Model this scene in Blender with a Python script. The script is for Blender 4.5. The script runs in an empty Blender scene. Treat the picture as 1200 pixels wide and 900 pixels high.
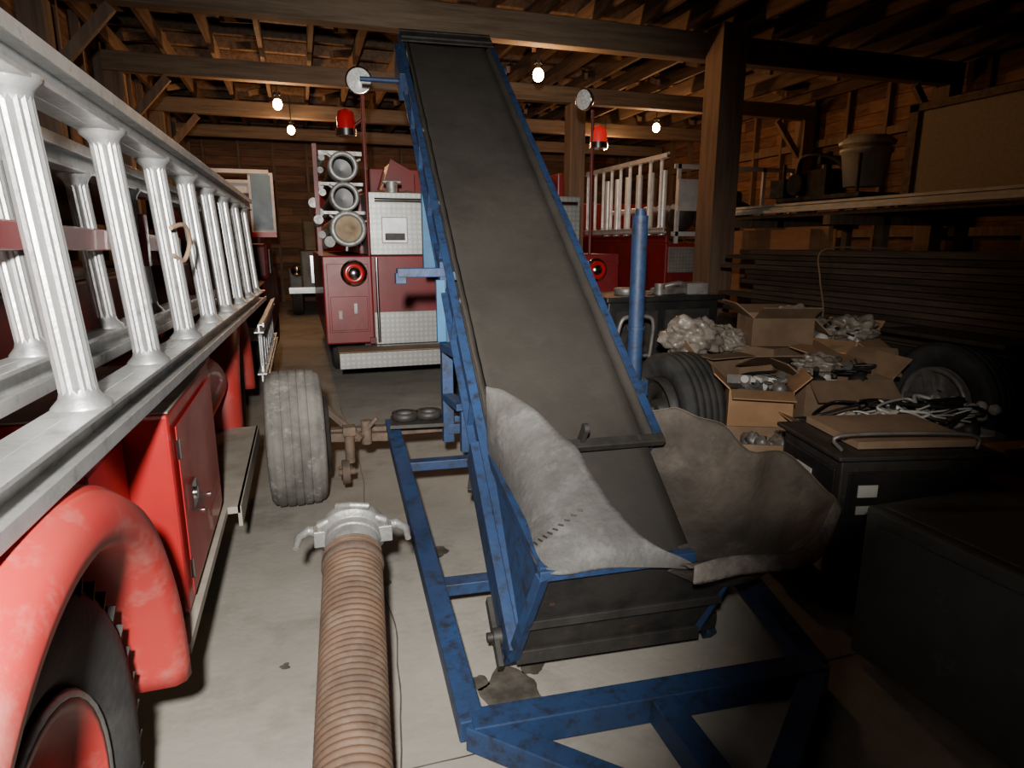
import bpy, math, random
from mathutils import Vector, Matrix, noise
random.seed(7)
V=Vector
SC=bpy.context.scene
COL=SC.collection

# ------------------------------------------------------------------ materials
def mat(name,c1,c2=None,scale=4,lo=.4,hi=.65,rough=.5,metal=0,bump=0,bs=None,stretch=(1,1,1),island=0,detail=8,
        wear=None,wscale=9,wlo=.6,whi=.68,rvar=.15,coat=0):
    m=bpy.data.materials.new(name); m.use_nodes=True
    nt=m.node_tree; N=nt.nodes; L=nt.links
    b=N['Principled BSDF']
    tc=N.new('ShaderNodeTexCoord'); mp=N.new('ShaderNodeMapping'); mp.inputs['Scale'].default_value=stretch
    L.new(tc.outputs['Object'],mp.inputs['Vector'])
    n=N.new('ShaderNodeTexNoise'); n.inputs['Scale'].default_value=scale; n.inputs['Detail'].default_value=detail
    n.inputs['Roughness'].default_value=.65
    L.new(mp.outputs[0],n.inputs['Vector'])
    if c2 is None: c2=tuple(x*.75 for x in c1)
    r=N.new('ShaderNodeValToRGB'); r.color_ramp.elements[0].position=lo; r.color_ramp.elements[1].position=hi
    r.color_ramp.elements[0].color=(*c1,1); r.color_ramp.elements[1].color=(*c2,1)
    L.new(n.outputs['Fac'],r.inputs['Fac'])
    out=r.outputs['Color']
    if wear is not None:
        n2=N.new('ShaderNodeTexNoise'); n2.inputs['Scale'].default_value=wscale; n2.inputs['Detail'].default_value=10
        n2.inputs['Roughness'].default_value=.7
        L.new(tc.outputs['Object'],n2.inputs['Vector'])
        r2=N.new('ShaderNodeValToRGB'); r2.color_ramp.elements[0].position=wlo; r2.color_ramp.elements[1].position=whi
        L.new(n2.outputs['Fac'],r2.inputs['Fac'])
        mx=N.new('ShaderNodeMix'); mx.data_type='RGBA'
        L.new(r2.outputs['Color'],mx.inputs[0]); L.new(out,mx.inputs[6]); mx.inputs[7].default_value=(*wear,1)
        out=mx.outputs[2]
    if island:
        g=N.new('ShaderNodeNewGeometry'); mr=N.new('ShaderNodeMapRange')
        mr.inputs[3].default_value=1-island; mr.inputs[4].default_value=1+island*.6
        L.new(g.outputs['Random Per Island'],mr.inputs[0])
        h=N.new('ShaderNodeHueSaturation'); L.new(mr.outputs[0],h.inputs['Value']); L.new(out,h.inputs['Color']); out=h.outputs['Color']
    L.new(out,b.inputs['Base Color'])
    b.inputs['Metallic'].default_value=metal
    mr=N.new('ShaderNodeMapRange'); mr.inputs[3].default_value=max(.05,rough-rvar); mr.inputs[4].default_value=min(1,rough+rvar)
    L.new(n.outputs['Fac'],mr.inputs[0]); L.new(mr.outputs[0],b.inputs['Roughness'])
    b.inputs['Coat Weight'].default_value=coat
    if bump:
        nb=N.new('ShaderNodeTexNoise'); nb.inputs['Scale'].default_value=bs or scale*6; nb.inputs['Detail'].default_value=6
        L.new(mp.outputs[0],nb.inputs['Vector'])
        bp=N.new('ShaderNodeBump'); bp.inputs['Strength'].default_value=bump; bp.inputs['Distance'].default_value=.01
        L.new(nb.outputs['Fac'],bp.inputs['Height']); L.new(bp.outputs[0],b.inputs['Normal'])
    return m
def emis(name,c,s):
    m=bpy.data.materials.new(name); m.use_nodes=True
    b=m.node_tree.nodes['Principled BSDF']; b.inputs['Base Color'].default_value=(*c,1)
    b.inputs['Emission Color'].default_value=(*c,1); b.inputs['Emission Strength'].default_value=s
    return m
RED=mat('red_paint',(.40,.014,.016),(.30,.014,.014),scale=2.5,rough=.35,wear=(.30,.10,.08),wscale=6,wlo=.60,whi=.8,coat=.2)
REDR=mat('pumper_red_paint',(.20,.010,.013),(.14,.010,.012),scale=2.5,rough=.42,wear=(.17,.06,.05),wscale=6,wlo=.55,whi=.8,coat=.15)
REDF=mat('red_fender_paint',(.40,.028,.026),(.34,.048,.040),scale=3,rough=.42,wear=(.38,.19,.16),wscale=8,wlo=.52,whi=.85)
REDD=mat('dark_red_paint',(.14,.010,.010),(.08,.009,.008),scale=2,rough=.5,wear=(.12,.07,.055),wscale=5)
BLUE=mat('worn_blue_paint',(.021,.052,.135),(.014,.032,.085),scale=4,lo=.35,hi=.7,rough=.55,wear=(.018,.019,.025),wscale=18,wlo=.50,whi=.66,bump=.25)
LBLUE=mat('light_blue_paint',(.03,.16,.32),(.02,.10,.22),scale=5,rough=.45,wear=(.1,.08,.07),wscale=12)
BELT=mat('belt_rubber',(.028,.025,.021),(.050,.043,.036),scale=1.3,lo=.3,hi=.75,rough=.66,bump=.12,bs=60,wear=(.062,.053,.045),wscale=2.4,wlo=.50,whi=.9)
FLAP=mat('worn_rubber_sheet',(.12,.115,.108),(.060,.056,.051),scale=4,lo=.35,hi=.7,rough=.6,bump=.4,bs=40,wear=(.26,.25,.235),wscale=5,wlo=.52,whi=.85)
FLAPD=mat('brown_rubber_sheet',(.12,.10,.08),(.055,.044,.035),scale=4,lo=.35,hi=.65,rough=.8,bump=.6,bs=28,wear=(.18,.155,.13),wscale=6,wlo=.55,whi=.8)  # darker, browner sheet than the near flap
FLAPE=mat('frayed_rubber_edge',(.22,.19,.165),(.11,.095,.08),scale=14,rough=.85,bump=.8,bs=40)
TIRE=mat('tire_rubber',(.025,.025,.025),(.05,.048,.045),scale=6,rough=.75,bump=.2,bs=40)
TIREW=mat('dusty_tire_rubber',(.18,.17,.152),(.10,.094,.084),scale=7,rough=.85,wear=(.36,.35,.32),wscale=10,wlo=.55,whi=.72,bump=.2,bs=50)
CONC=mat('concrete',(.40,.37,.32),(.27,.245,.205),scale=.8,lo=.35,hi=.66,rough=.8,bump=.2,bs=30,wear=(.155,.14,.115),wscale=1.9,wlo=.50,whi=.80,detail=14)
WOODB=mat('board_wood',(.20,.10,.053),(.11,.054,.029),scale=3,rough=.8,stretch=(.6,1,7),island=.45,bump=.2)
WOODY=mat('rafter_wood',(.15,.092,.055),(.08,.047,.028),scale=3,rough=.8,stretch=(6,.5,6),island=.4)
WOODX=mat('beam_wood',(.20,.145,.095),(.12,.08,.052),scale=3,rough=.8,stretch=(.4,6,6),island=.15,bump=.2)
WOODP=mat('post_wood',(.19,.125,.085),(.12,.078,.052),scale=3,rough=.8,stretch=(6,6,.4),bump=.2)
DECK=mat('roof_deck_wood',(.095,.052,.029),(.045,.025,.014),scale=2,rough=.9,stretch=(.5,4,1),island=.5)
ALU=mat('aluminium',(.66,.66,.65),(.46,.46,.45),scale=8,rough=.42,metal=.8,bump=.1,bs=80,wear=(.28,.27,.25),wscale=18,wlo=.56,whi=.75)
ALUP=mat('painted_aluminium',(.75,.76,.76),(.55,.56,.57),scale=6,rough=.4,metal=.4)
CHR=mat('chrome',(.75,.75,.75),(.6,.6,.6),rough=.18,metal=1,rvar=.08)
CAST=mat('cast_aluminium',(.44,.44,.42),(.26,.25,.23),scale=14,rough=.5,metal=.6,bump=.3,bs=40)
STEEL=mat('dark_steel',(.06,.055,.05),(.03,.028,.026),scale=8,rough=.55,metal=.4,wear=(.12,.07,.045),wscale=12)
GREYS=mat('grey_steel',(.26,.25,.24),(.15,.14,.13),scale=8,rough=.5,metal=.5,wear=(.2,.12,.07),wscale=10)
RUST=mat('rusty_steel',(.12,.08,.055),(.06,.045,.035),scale=12,rough=.8,bump=.3)
HOSE=mat('suction_hose_rubber',(.135,.078,.048),(.075,.046,.030),scale=6,rough=.78,wear=(.165,.125,.09),wscale=9,wlo=.50,whi=.78)
BLK=mat('black_enamel',(.015,.015,.016),(.03,.028,.027),scale=4,rough=.4)
WHT=mat('white_enamel',(.62,.61,.57),(.45,.44,.41),scale=4,rough=.45)
DUSTY=mat('dusty_metal',(.38,.34,.28),(.28,.24,.19),scale=5,rough=.7)
CARD=mat('cardboard',(.46,.275,.145),(.36,.21,.11),scale=4,rough=.85,island=.2)
CARDD=mat('old_cardboard',(.29,.195,.122),(.20,.132,.082),scale=4,rough=.85,island=.25)
PLY=mat('plywood',(.34,.175,.085),(.25,.125,.06),scale=3,rough=.7,stretch=(1,.4,3))
TAN=mat('tan_screen',(.36,.29,.20),(.30,.24,.165),scale=30,rough=.8)
LUM=mat('old_lumber',(.07,.05,.036),(.034,.024,.018),scale=4,rough=.85,stretch=(6,.4,6),island=.45)
GGRN=mat('grey_green_sheet',(.10,.115,.105),(.07,.078,.07),scale=2.5,rough=.6,wear=(.15,.15,.14),wscale=6)
PLAST=mat('plastic_wrap',(.30,.265,.225),(.14,.12,.10),scale=12,rough=.2,bump=.5,bs=45)
BPLAS=mat('blue_plastic',(.03,.12,.26),(.02,.08,.17),rough=.4)
HOSEG=mat('tan_suction_hose',(.34,.25,.15),(.20,.14,.09),scale=8,rough=.7)
BULB=emis('bulb_glow',(1,.62,.25),60)
REDL=mat('red_lens',(.45,.01,.01),(.35,.01,.01),rough=.15)
REDG=emis('red_lens_glow',(.8,.02,.015),.35)
STAIN=mat('oil_stain',(.06,.053,.044),(.13,.115,.095),scale=9,rough=.45)
def diamond():
    m=mat('diamond_plate',(.50,.50,.48),(.36,.36,.34),scale=3,rough=.38,metal=.6)
    N=m.node_tree.nodes;L=m.node_tree.links;b=N['Principled BSDF']
    tc=N.new('ShaderNodeTexCoord');mp=N.new('ShaderNodeMapping');mp.inputs['Rotation'].default_value=(.0,.785,0)
    mp.inputs['Scale'].default_value=(28,28,28);L.new(tc.outputs['Object'],mp.inputs[0])
    ck=N.new('ShaderNodeTexChecker');ck.inputs['Scale'].default_value=1.0;L.new(mp.outputs[0],ck.inputs[0])
    bp=N.new('ShaderNodeBump');bp.inputs['Strength'].default_value=1;bp.inputs['Distance'].default_value=.012
    L.new(ck.outputs['Fac'],bp.inputs['Height']);L.new(bp.outputs[0],b.inputs['Normal'])
    src=b.inputs['Base Color'].links[0].from_socket
    mx=N.new('ShaderNodeMix');mx.data_type='RGBA';mx.blend_type='MULTIPLY';mx.inputs[0].default_value=1
    ck.inputs[1].default_value=(1,1,1,1);ck.inputs[2].default_value=(.80,.80,.80,1)
    L.new(src,mx.inputs[6]);L.new(ck.outputs['Color'],mx.inputs[7]);L.new(mx.outputs[2],b.inputs['Base Color'])
    return m
DIA=diamond()

# ------------------------------------------------------------------ builder
def group(name,loc=(0,0,0)):
    e=bpy.data.objects.new(name,None); e.location=loc; e.empty_display_size=.1; COL.objects.link(e); return e
class B:
    def __init__(s): s.v=[];s.f=[];s.sm=[]
    def add(s,vs,fs,sm=False):
        o=len(s.v); s.v+= [tuple(x) for x in vs]
        for f in fs: s.f.append([i+o for i in f]); s.sm.append(sm)
        return s
    def box(s,c,sz,R=None):
        c=V(c); h=[x/2 for x in sz]
        vs=[V((x*h[0],y*h[1],z*h[2])) for x in(-1,1) for y in(-1,1) for z in(-1,1)]
        if R is not None: vs=[R@v for v in vs]
        vs=[c+v for v in vs]
        return s.add(vs,[(0,1,3,2),(4,6,7,5),(0,4,5,1),(2,3,7,6),(0,2,6,4),(1,5,7,3)])
    def bx(s,x0,x1,y0,y1,z0,z1): return s.box(((x0+x1)/2,(y0+y1)/2,(z0+z1)/2),(x1-x0,y1-y0,z1-z0))
    def bar(s,p,q,w,h,up=(0,0,1)):
        p=V(p);q=V(q);a=(q-p).normalized();u=V(up)
        if abs(a.dot(u))>.98:u=V((0,1,0))
        sd=a.cross(u).normalized();u=sd.cross(a)
        vs=[e+sd*i*w/2+u*j*h/2 for e in(p,q) for i,j in((-1,-1),(1,-1),(1,1),(-1,1))]
        return s.add(vs,[(0,1,2,3),(7,6,5,4),(0,4,5,1),(1,5,6,2),(2,6,7,3),(3,7,4,0)])
    def frame(s,a):
        a=V(a).normalized();u=V((0,0,1)) if abs(a.z)<.9 else V((1,0,0))
        x=a.cross(u).normalized();return a,x,a.cross(x)
    def lathe(s,o,axis,prof,n=32,caps=True,sm=True,ph=0):
        o=V(o);a,x,y=s.frame(axis);vs=[];fs=[]
        for r,h in prof:
            for i in range(n):
                t=2*math.pi*i/n+ph; vs.append(o+a*h+(x*math.cos(t)+y*math.sin(t))*r)
        for k in range(len(prof)-1):
            for i in range(n):
                j=(i+1)%n; fs.append((k*n+i,k*n+j,(k+1)*n+j,(k+1)*n+i))
        s.add(vs,fs,sm)
        if caps:
            for k in(0,len(prof)-1):
                s.add(vs[k*n:(k+1)*n],[tuple(range(n))])
        return s
    def cyl(s,p,q,r,r2=None,n=16):
        p=V(p);q=V(q); return s.lathe(p,q-p,[(r,0),(r if r2 is None else r2,(q-p).length)],n)
    def sweep(s,pts,r,n=8,sm=True):
        pts=[V(p) for p in pts];m=len(pts);vs=[];fs=[];x=None
        for k,p in enumerate(pts):
            t=(pts[min(k+1,m-1)]-pts[max(k-1,0)]).normalized()
            if x is None: _,x,_=s.frame(t)
            x=(x-t*x.dot(t)).normalized();y=t.cross(x)
            rr=r(k) if callable(r) else r
            for i in range(n):
                a=2*math.pi*i/n;vs.append(p+(x*math.cos(a)+y*math.sin(a))*rr)
        for k in range(m-1):
            for i in range(n):
                j=(i+1)%n;fs.append((k*n+i,k*n+j,(k+1)*n+j,(k+1)*n+i))
        s.add(vs,fs,sm); s.add(vs[:n],[tuple(range(n))]); s.add(vs[-n:],[tuple(range(n))]); return s
    def prism(s,poly,vec):
        n=len(poly);vec=V(vec);vs=[V(p) for p in poly]+[V(p)+vec for p in poly]
        fs=[tuple(range(n)),tuple(range(2*n-1,n-1,-1))]+[(i,(i+1)%n,(i+1)%n+n,i+n) for i in range(n)]
        return s.add(vs,fs)
    def grid(s,fn,nu,nv,sm=True):
        vs=[fn(i/nu,j/nv) for i in range(nu+1) for j in range(nv+1)]
        fs=[(i*(nv+1)+j,(i+1)*(nv+1)+j,(i+1)*(nv+1)+j+1,i*(nv+1)+j+1) for i in range(nu) for j in range(nv)]
        return s.add(vs,fs,sm)
    def blob(s,c,r,amp=.35,seed=0,n=14,fr=2.2):
        c=V(c);r=V(r) if not isinstance(r,(int,float)) else V((r,r,r))
        vs=[];fs=[]
        for i in range(n+1):
            for j in range(n*2):
                t=math.pi*i/n;p=math.pi*j/n
                d=V((math.sin(t)*math.cos(p),math.sin(t)*math.sin(p),math.cos(t)))
                k=1+amp*noise.noise(d*fr+V((seed*3.1,seed,0)))*1.6
                vs.append(c+V((d.x*r.x,d.y*r.y,d.z*r.z))*k)
        for i in range(n):
            for j in range(n*2):
                j2=(j+1)%(n*2);fs.append((i*2*n+j,i*2*n+j2,(i+1)*2*n+j2,(i+1)*2*n+j))
        return s.add(vs,fs,True)
    def done(s,name,m,parent=None,bevel=0,solid=0):
        me=bpy.data.meshes.new(name);me.from_pydata(s.v,[],s.f)
        me.polygons.foreach_set('use_smooth',s.sm);me.materials.append(m);me.update()
        o=bpy.data.objects.new(name,me);COL.objects.link(o)
        if parent: o.parent=parent;o.matrix_parent_inverse=Matrix.Translation(-V(parent.location))
        if solid:
            md=o.modifiers.new('s','SOLIDIFY');md.thickness=solid;md.offset=0
        if bevel:
            md=o.modifiers.new('b','BEVEL');md.width=bevel;md.segments=2;md.limit_method='ANGLE'
        return o
def cr(pts,t):
    pts=[V(p) for p in pts];m=len(pts)-1;x=min(t*m,m-1e-6);i=int(x);f=x-i
    p0=pts[max(i-1,0)];p1=pts[i];p2=pts[i+1];p3=pts[min(i+2,m)]
    return .5*((2*p1)+(p2-p0)*f+(2*p0-5*p1+4*p2-p3)*f*f+(3*p1-p0-3*p2+p3)*f**3)
def path(pts,n): return [cr(pts,i/n) for i in range(n+1)]
def rz(a): return Matrix.Rotation(math.radians(a),3,'Z')

# ------------------------------------------------------------------ room
XL,XR,YB,YF,ZC=-2.4,9.2,18.0,-3.0,4.45
b=B();b.bx(XL-.1,XR+.1,YF-.1,YB+.1,-.1,0);b.done('floor',CONC)
b=B()
ST=[(.60,1.83,.11),(.70,1.93,.05),(.50,1.9,.035),(.3,3.2,.03),(.25,2.7,.05),(.35,5.0,.06),(-.1,6.2,.03),(.2,4.3,.05),(.1,5.6,.03),(1.0,2.2,.12),(.55,2.9,.06),(.02,2.6,.025),(-.15,2.2,.02),(.9,5.4,.15),(-.05,4.6,.04)]
for k,(cx,cy,rr) in enumerate(ST):
    n=22;vs=[(cx,cy,.002)]
    for i in range(n):
        ca,sa=math.cos(6.283*i/n),math.sin(6.283*i/n);q=rr*(1+.5*noise.noise(V((ca*1.7,sa*1.7,k*5))))
        vs.append((cx+q*ca,cy+q*sa,.002))
    b.add(vs,[(0,1+i,1+(i+1)%n) for i in range(n)])
b.done('oil_stain',STAIN)
# control joint / crack lines in the slab
b=B()
for pts in ([(-.9,1.52),(-.2,1.56),(.3,1.60),(.8,1.58),(1.6,1.62),(3.0,1.60)],[(.18,1.58),(.26,2.3),(.22,3.1),(.30,4.2),(.27,6.0)],[(-2,4.9),(.5,4.95),(3,4.93)]):
    pp=[cr([(x,y,.0015) for x,y in pts],i/60) for i in range(61)]
    pp=[p+V((.010*noise.noise(p*6),.010*noise.noise(p*6+V((4,4,4))),0)) for p in pp]
    vs=[];
    for i,p in enumerate(pp):
        t=(pp[min(i+1,60)]-pp[max(i-1,0)]).normalized();s_=V((-t.y,t.x,0))*.0028
        vs+=[p+s_,p-s_]
    b.add(vs,[(2*i,2*i+1,2*i+3,2*i+2) for i in range(60)])
b.done('floor_crack',STAIN)
def boards_wall(name,axis,c,a0,a1,z1,inward):
    b=B();z=0
    while z<z1:
        a=a0
        while a<a1:
            l=random.uniform(2.2,4.2);e=min(a+l,a1);t=.03+random.uniform(0,.008)
            lo,hi=(c-t,c+.02) if inward<0 else (c-.02,c+t)
            if axis=='x': b.bx(lo,hi,a,e-.006,z,z+.192)
            else: b.bx(a,e-.006,lo,hi,z,z+.192)
            a=e
        z+=.2
    g=group(name,(c,0,0) if axis=='x' else (0,c,0)); b.done('boards',WOODB,g)
    b=B()
    if axis=='x': b.bx(*( (c-.12,c-.04) if inward>0 else (c+.04,c+.12)),a0,a1,0,z1)
    else: b.bx(a0,a1,*((c-.12,c-.04) if inward>0 else (c+.04,c+.12)),0,z1)
    b.done('backing',WOODB,g)
    b=B();a=a0+.3
    while a<a1:
        if axis=='x': b.bx(*( (c+.04,c+.14) if inward>0 else (c-.14,c-.04)),a,a+.06,0,z1)
        else: b.bx(a,a+.06,*((c+.04,c+.14) if inward>0 else (c-.14,c-.04)),0,z1)
        a+=.8
    for zz in(1.6,3.2):
        if axis=='x': b.bx(*( (c+.04,c+.13) if inward>0 else (c-.13,c-.04)),a0,a1,zz,zz+.12)
    b.done('studs',WOODP,g)
boards_wall('wall_left','x',XL,YF,YB,ZC,1)
boards_wall('wall_right','x',XR,YF,YB,ZC,-1)
boards_wall('wall_back','y',YB,XL,XR,ZC,-1)
boards_wall('wall_front','y',YF,XL,XR,ZC,1)
g=group('ceiling',(3,7,ZC)); b=B();y=YF
while y<YB:
    x=XL
    while x<XR:
        e=min(x+random.uniform(2,4.5),XR)
        b.bx(x,e-.005,y,y+.235,ZC+random.uniform(0,.01),ZC+.04);x=e
    y+=.25
b.done('deck_boards',DECK,g)
b=B();b.bx(XL-.1,XR+.1,YF-.1,YB+.1,ZC+.05,ZC+.08);b.done('roofing',STEEL,g)
b=B();x=XL+.2
while x<XR:
    b.bx(x,x+.055,YF,YB,4.0,4.22);x+=.62
b.done('joists',WOODY,g)
b=B();y=YF+.4
while y<YB:
    b.bx(XL,XR,y,y+.09,4.22,ZC-.005);y+=.7
b.done('purlins',WOODY,g)
b=B();x=XL+.5
while x<XR:
    for y in(8.5,9.6,11.4,12.4,14):
        b.bar((x,y,3.97),(x+.35,y+.9,4.25),.05,.09)
    x+=1.24
b.done('truss_webs',WOODY,g)
for y in(4.55,7.35,10.1,12.8,15.4):
    b=B();b.bx(XL+.15,XR-.15,y-.09,y+.09,3.67,3.97) if y<8 else b.bx(XL+.15,XR-.15,y-.08,y+.08,3.67,3.91)
    b.done('ceiling_beam',WOODX,None,.01)
for x,y,w,h in((4.98,7.08,.34,3.99),(4.35,10.1,.26,3.66),(XL+.27,10.1,.22,3.66),(XL+.27,12.8,.22,3.66),(XL+.27,7.35,.22,3.66),(XR-.32,7.35,.24,3.66),(XR-.32,10.1,.24,3.66)):
    g=group('wooden_post',(x,y,0));b=B();b.bx(x-w/2,x+w/2,y-w/2,y+w/2,0,h);b.done('timber',WOODP,g,.008)
    if x<4 or x>6:
        b=B();sgn=1 if x<5 else -1
        b.bar((x+sgn*.1,y,3.05),(x+sgn*.62,y,3.64),.07,.10);b.done('knee_brace',WOODP,g)
for (x,y,z) in((-.16,10.4,3.45),(0,12.6,3.45),(2.83,7.7,3.45),(6,10.4,3.45),(6.1,12.6,3.45)):
    g=group('bare_light_bulb',(x,y,z))
    b=B();b.blob((x,y,z),(.065,.065,.078),0,0,10);b.done('glass',BULB,g)
    b=B();b.cyl((x,y,z+.06),(x,y,z+.12),.028);b.cyl((x,y,z+.12),(x,y,z+.16),.05,.05);b.cyl((x,y,z+.16),(x,y,4.0),.008);b.done('socket',BLK,g)
    ld=bpy.data.lights.new('bulb_light','POINT');ld.energy=50;ld.color=(1,.53,.25);ld.shadow_soft_size=.06
    lo=bpy.data.objects.new('bulb_light',ld);lo.location=(x,y,z-.14);COL.objects.link(lo);lo.parent=g;lo.matrix_parent_inverse=Matrix.Translation((-x,-y,-z))

# ------------------------------------------------------------------ wheels
def tire(b,c,axis,R,w,ribs=4,n=48,groove=.035):
    c=V(c);h=w/2
    prof=[(R*.60,-h*.70),(R*.66,-h*.86),(R*.80,-h),(R*.90,-h*.97),(R*.955,-h*.86)]
    m=ribs
    for i in range(m):
        x0=-h*.76+i*(1.52*h/m);x1=x0+1.52*h/m
        cen=1-.03*((x0+x1)/2/h)**2
        prof+=[(R*(1-groove)*cen,x0),(R*cen,x0+.006),(R*cen,x1-.006),(R*(1-groove)*cen,x1)]
    prof+=[(R*.955,h*.86),(R*.90,h*.97),(R*.80,h),(R*.66,h*.86),(R*.60,h*.70),(R*.58,0),(R*.60,-h*.70)]
    b.lathe(c,axis,prof,n,caps=False)
def lugs(b,c,R,w,n=40):
    for i in range(n):
        a=2*math.pi*i/n
        for sx in(-1,1):
            M=Matrix.Rotation(a+(.06 if sx>0 else 0),3,'X')
            off=M@V((0,0,R-.017)); b.box(V(c)+V((sx*w*.33,0,0))+off,(w*.24,R*.10,.036),M@Matrix.Rotation(.25*sx,3,'Z'))
def rim(b,c,axis,R,d,n=32):
    b.lathe(c,axis,[(R,0),(R,d),(R*.93,d),(R*.88,d*.2),(R*.6,d*.0),(R*.55,d*.25),(R*.38,d*.35),(R*.36,d*.9),(R*.30,d*1.0),(.001,d*1.0)],n,caps=False)

# ------------------------------------------------------------------ conveyor
CW=V((.997,-.073,0));CD=V((.059,.808,.586));CN=V((-.0428,-.584,.810));P0=V((.653,1.823,.2))
def cv(s,c,n=0): return P0+CW*c+CD*s+CN*n
G=group('belt_conveyor',(1.0,3.7,1.2))
W=.76;SL=5.23
b=B()
def beltf(u,v):
    s=.0+u*(SL-.02);c=.035+v*(W-.07)
    return cv(s,c,-.045-.018*math.sin(v*math.pi)+.003*noise.noise(V((c*4,s*2,0))))
b.grid(beltf,90,12)
b.grid(lambda u,v:cv(.1+u*(SL-.2),.04+v*(W-.08),-.24),10,4)
b.done('belt',BELT,G,0,.012)
b=B();b.cyl(cv(.06,.02,-.13),cv(.06,W-.02,-.13),.085,n=24);b.cyl(cv(SL-.07,.03,-.14),cv(SL-.07,W-.03,-.14),.09,n=24)
for s in(1,2,3,4): b.cyl(cv(s,.03,-.24),cv(s,W-.03,-.24),.035)
b.done('pulleys',STEEL,G)
b=B()
for c,sg in((0,-1),(W,1)):
    s0=0 if sg<0 else .78
    b.bar(cv(s0,c,-.10),cv(SL,c,-.10),.012,.20,CN)
    b.bar(cv(s0,c+sg*.016,-.006),cv(SL,c+sg*.016,-.006),.040,.012,CN)
    b.bar(cv(s0,c+sg*.018,-.195),cv(SL,c+sg*.018,-.195),.045,.012,CN)
    for k in range(9 if sg<0 else 8):
        k2=k if sg<0 else k+1
        b.bar(cv(.5+k2*.57,c+sg*.02,-.01),cv(.5+k2*.57,c+sg*.02,-.19),.03,.012,CD)
b.done('side_channels',BLUE,G,.002)
b=B()
for c,sg in((.012,1),(W-.012,-1)):
    b.grid(lambda u,v:cv(.75+u*(SL-.9),c+sg*(.004+.035*v)+.006*noise.noise(V((u*30,v,c))),.012-.035*v),80,2)
b.done('skirt_rubber',BELT,G,0,.006)
b=B()
b.bar(cv(SL-.08,-.02,.02),cv(SL-.08,W+.02,.02),.22,.012,CN)
b.bar(cv(SL+.03,-.02,-.08),cv(SL+.03,W+.02,-.08),.012,.2,CN)
b.bar(cv(SL-.12,-.01,.03),cv(SL-.12,W+.01,.03),.03,.02,CN)
b.bar(cv(SL+.02,-.02,.02),cv(SL+.02,W+.02,.02),.03,.03,CN)
b.done('head_cover',STEEL,G)
b=B();b.bar(cv(.76,-.0,.012),cv(.76,W+.02,.012),.045,.035,CN);b.bar(cv(.78,.40,.0),cv(.78,.40,.10),.02,.045,CD)
b.cyl(cv(.78,.39,.10),cv(.78,.41,.10),.024);b.done('cross_bar',STEEL,G,.003)
b=B();b.bar(cv(4.55,-.045,-.16),cv(5.15,-.045,-.16),.05,.22,CN);b.cyl(cv(4.62,-.03,-.14),cv(4.62,-.38,-.14),.02)
b.cyl(cv(4.9,W,-.14),cv(4.9,W+.12,-.14),.05);b.done('drive_guard',BLUE,G,.004)
LB=V((.700,2.43,.63));LF=V((.655,1.69,.50));RF=V((1.385,1.64,.50));RB=V((1.445,2.38,.63));LFb=V((.615,1.86,.11));RFb=V((1.30,1.80,.11))
LBb=cv(.62,-.005,-.16)
b=B()
b.prism([LB,LF,LFb,LBb],(.012,0,0))
b.bar(LF,LB,.03,.045);b.bar(LF+V((-.02,0,0)),LF.lerp(RF,.70),.04,.035);b.bar(LF+V((-.01,-.01,0)),LFb+V((-.01,-.01,0)),.035,.035);b.bar(RF+V((-.02,.03,-.06)),RFb,.03,.03)
b.bar(cv(-.03,-.045,-.10),cv(.85,-.045,-.10),.05,.15,CN);b.bar(cv(-.03,W-.01,-.20),cv(.78,W-.01,-.20),.04,.06,CN)
b.done('hopper_frame',BLUE,G,.003)
b=B();b.prism([LF+V((.02,.004,-.02)),RF+V((0,.004,-.04)),RFb,LFb],(0,.012,0))
b.bar(LFb.lerp(LF,.42)+V((0,-.012,0)),RFb.lerp(RF,.42)+V((0,-.012,0)),.02,.03);b.bar(LFb,RFb,.045,.05)
b.done('hopper_front_panel',STEEL,G,.002)
b=B();b.cyl(cv(.06,-.10,-.13),cv(.06,-.02,-.13),.035);b.cyl(cv(.06,-.12,-.13),cv(.06,-.07,-.13),.018);b.bar(cv(-.05,-.09,-.13),cv(.2,-.09,-.13),.02,.05,CN);b.cyl(cv(.0,-.09,-.17),cv(.0,-.03,-.17),.025)
b.done('tail_bearing',STEEL,G,.003)
bt=[(.698,2.46,.61),(.690,2.25,.585),(.672,1.95,.545),(.652,1.685,.51),(.85,1.655,.505),(1.12,1.62,.48)]
tp=[(.690,2.47,.925),(.775,2.37,.905),(.905,2.10,.785),(.93,1.88,.68),(.985,1.69,.585),(1.16,1.60,.490)]
def fl(u,v):
    p=cr(bt,u).lerp(cr(tp,u),v)
    o=V((-.03,-.025,-.005))*math.sin(v*math.pi)*math.sin(min(1,u*1.15)*math.pi)
    return p+o+V((1,1,1))*.006*noise.noise(p*6)+V((.6,.6,1))*.008*v*noise.noise(V((u*10,1,3)))
b=B();b.grid(fl,70,18);b.done('feed_flap_near',FLAP,G,0,.007)
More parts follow.
